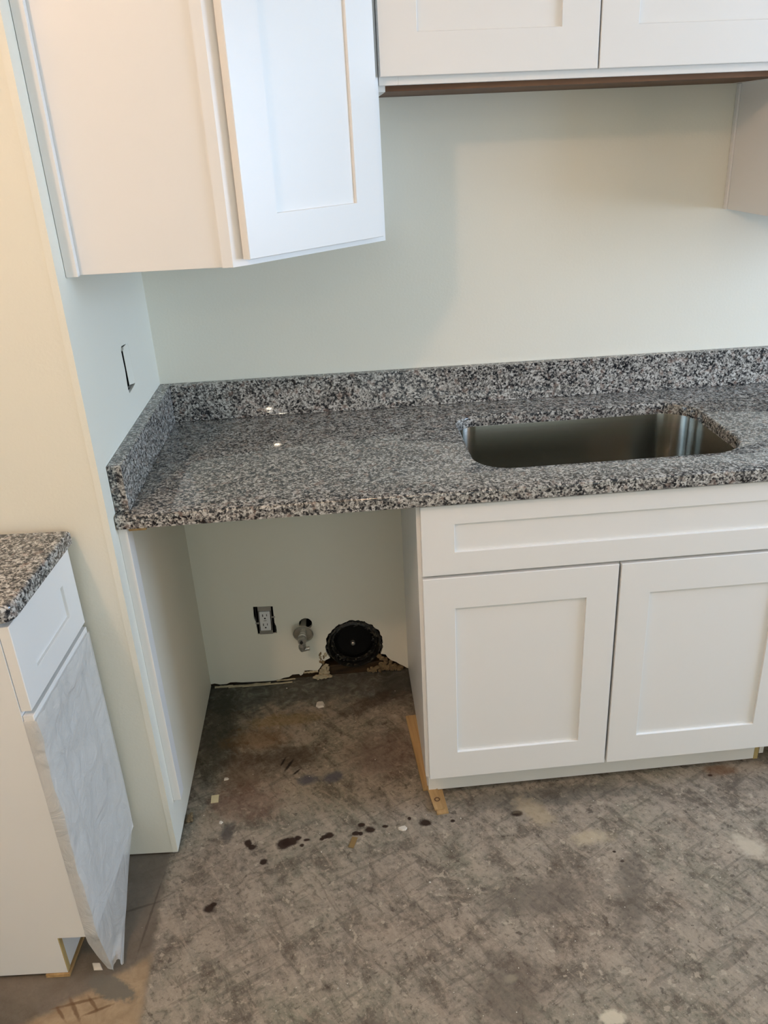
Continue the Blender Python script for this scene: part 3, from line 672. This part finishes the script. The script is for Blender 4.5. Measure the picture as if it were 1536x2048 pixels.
# ------------------------------------------------------------------ vent duct
vd = thing('vent_duct', 'round black vent duct with a centre screw in the ragged wall hole', 'vent', (vent_c[0], 0, vent_c[1]))
bm = new(); lathe(bm, [(.083, .000), (.086, -.004), (.081, -.008), (.0785, -.003), (.0775, .010), (.0775, .07), (.080, .07), (.083, .000)], (0, .004, 0), (0, 1, 0), 72, .0006, 2)
link('duct_collar', bm, M['black'], vd, True)
bm = new(); lathe(bm, [(.0765, .020), (.074, .013), (.068, .011), (.066, .018), (.064, .024), (.0765, .024)], (0, 0, 0), (0, 1, 0), 72, .0008, 6)
link('inner_ring', bm, M['black'], vd, True)
bm = new(); lathe(bm, [(.0765, .034), (.060, .030), (.056, .028), (.054, .031), (.0001, .031)], (0, 0, 0), (0, 1, 0), 60); link('damper_disc', bm, M['blackdisc'], vd, True)
bm = new(); lathe(bm, [(.0001, .018), (.004, .018), (.0068, .0205), (.0072, .024), (.0075, .031)], (-.004, 0, -.010), (0, 1, 0), 20); link('centre_screw', bm, M['dullmetal'], vd, True)
bm = new(); rnd = random.Random(21)
for i in range(70):     # hardened black sealant blobs round the collar
    a = math.radians(rnd.uniform(-25, 205)); r = rnd.uniform(.083, .090)
    lump(bm, r*math.cos(a), .003+rnd.uniform(-.003, .004), r*math.sin(a), rnd.uniform(.002, .005), .003, rnd.uniform(.002, .005), rnd)
for i in range(60):
    a = math.radians(rnd.uniform(0, 360)); r = rnd.uniform(.060, .078)
    lump(bm, r*math.cos(a), .012+rnd.uniform(-.002, .004), r*math.sin(a), rnd.uniform(.002, .006), .002, rnd.uniform(.001, .004), rnd)
sl = link('sealant', bm, M['black'], vd, True); sl['kind'] = 'stuff'

# ------------------------------------------------------------------ blanked box in the chase side
bx = thing('wall_box', 'unfinished electrical box slot on the chase wall above the side splash', 'electrical box', (-.0127, -.315, 1.130))
bm = new(); box(bm, -.035, -.034, -.03, .03, -.065, .065); box(bm, -.035, .001, -.031, -.030, -.065, .065); box(bm, -.035, .001, .059, .060, -.065, .065)
link('box_shell', bm, M['slot'], bx)
bm = new(); v = [(.0095, .010, .050), (.0124, .058, .053), (.0124, .057, -.045), (.0095, .014, -.038)]
vv_ = [bm.verts.new(p) for p in v]; vv2 = [bm.verts.new((p[0]-.0007, p[1], p[2])) for p in v]
bm.faces.new(vv_); bm.faces.new(vv2[::-1])
for i in range(4): bm.faces.new((vv_[i], vv_[(i+1) % 4], vv2[(i+1) % 4], vv2[i]))
link('mud_patch', bm, M['wall'], bx)
link('mounting_ear', mk(.006, .011, -.010, .012, -.050, -.044), M['dullmetal'], bx)
link('mounting_ear', mk(.006, .011, -.008, .012, .046, .053), M['dullmetal'], bx)

# ------------------------------------------------------------------ debris
def chip(x, y, r, h, label, mat='chip', n=6, seed=0, asp=1.0, rz=0, name='plaster_chip', cat='debris'):
    rr = random.Random(seed); bm = new()
    pts = [((r*rr.uniform(.65, 1.1))*math.cos(2*math.pi*i/n)*asp, (r*rr.uniform(.65, 1.1))*math.sin(2*math.pi*i/n)) for i in range(n)]
    a_ = [bm.verts.new((px, py, 0)) for px, py in pts]; b_ = [bm.verts.new((px*.8, py*.8, h*rr.uniform(.6, 1))) for px, py in pts]
    bm.faces.new(a_[::-1]); bm.faces.new(b_)
    for i in range(n): bm.faces.new((a_[i], a_[(i+1) % n], b_[(i+1) % n], b_[i]))
    place(name, bm, M[mat], (x, y, .0004), rz, label, cat)
chip(.349, -.135, .019, .007, 'largest pale plaster chip, on the dusty slab below the vent', n=7, seed=3)
chip(.091, -.423, .006, .003, 'small pale plaster chip near the filler board, furthest back of its row', n=6, seed=5, asp=1.5)
chip(.094, -.580, .0065, .003, 'small pinkish plaster chip just in front of the tape square', n=5, seed=6)
chip(.560, -.661, .010, .004, 'white plaster flake in front of the wood shims', n=7, seed=8, asp=1.4)
chip(-.126, -.957, .012, .005, 'white plaster chip half under the hanging plastic film', n=4, seed=2, asp=1.3, rz=-.6)
bm = mk(-.010, .010, -.014, .014, 0, .0012, bev=.0003); place('tape_square', bm, M['tape'], (.069, -.494, .0004), .05, 'small yellowish square of tape on the floor inside the opening', 'tape')
bm = mk(-.007, .007, -.017, .017, 0, .0012, bev=.0003); place('tape_scrap', bm, plain('brown_tape', srgb(128, 104, 62), .7, var=.1), (.432, -.690, .0004), -.35, 'brown strip of tape in front of the row of rust stains', 'tape')
bm = new(); rnd = random.Random(99)
for i in range(240):
    x = rnd.uniform(-.05, 1.5); y = -rnd.random()**.8*1.3-.02
    if y > -.56 and x > .60: y -= .62
    if x < .0 and y > -.70: x = rnd.uniform(.02, .6)
    if y > -.62 and x < .02: x += .03
    r = rnd.uniform(.0005, .0017)*(1.5 if rnd.random() < .1 else 1)
    pts = [Vector((x+r*rnd.uniform(.6, 1.4)*math.cos(a), y+r*rnd.uniform(.6, 1.4)*math.sin(a), .0003)) for a in (0, 1.6, 3.1, 4.7)]
    vs_ = [bm.verts.new(p_) for p_ in pts]; tp = bm.verts.new((x, y, r*.9+.0004)); bm.faces.new(vs_)
    for k in range(4): bm.faces.new((vs_[k], vs_[(k+1) % 4], tp))
fd = link('floor_crumbs', bm, M['chip']); tag(fd, 'scatter of tiny pale plaster crumbs over the bare floor', 'debris'); fd['kind'] = 'stuff'
# crumbs of mortar by the foot of the chase wall
bm = new()
for i in range(9): lump(bm, .010+rnd.uniform(-.004, .010), -.56+rnd.uniform(-.012, .012), .005+rnd.uniform(0, .004), .005, .006, .004, rnd)
o = link('mortar_crumb', bm, M['browngyp'], None, True); tag(o, 'dark crumbled mortar clump at the foot of the chase wall', 'debris')
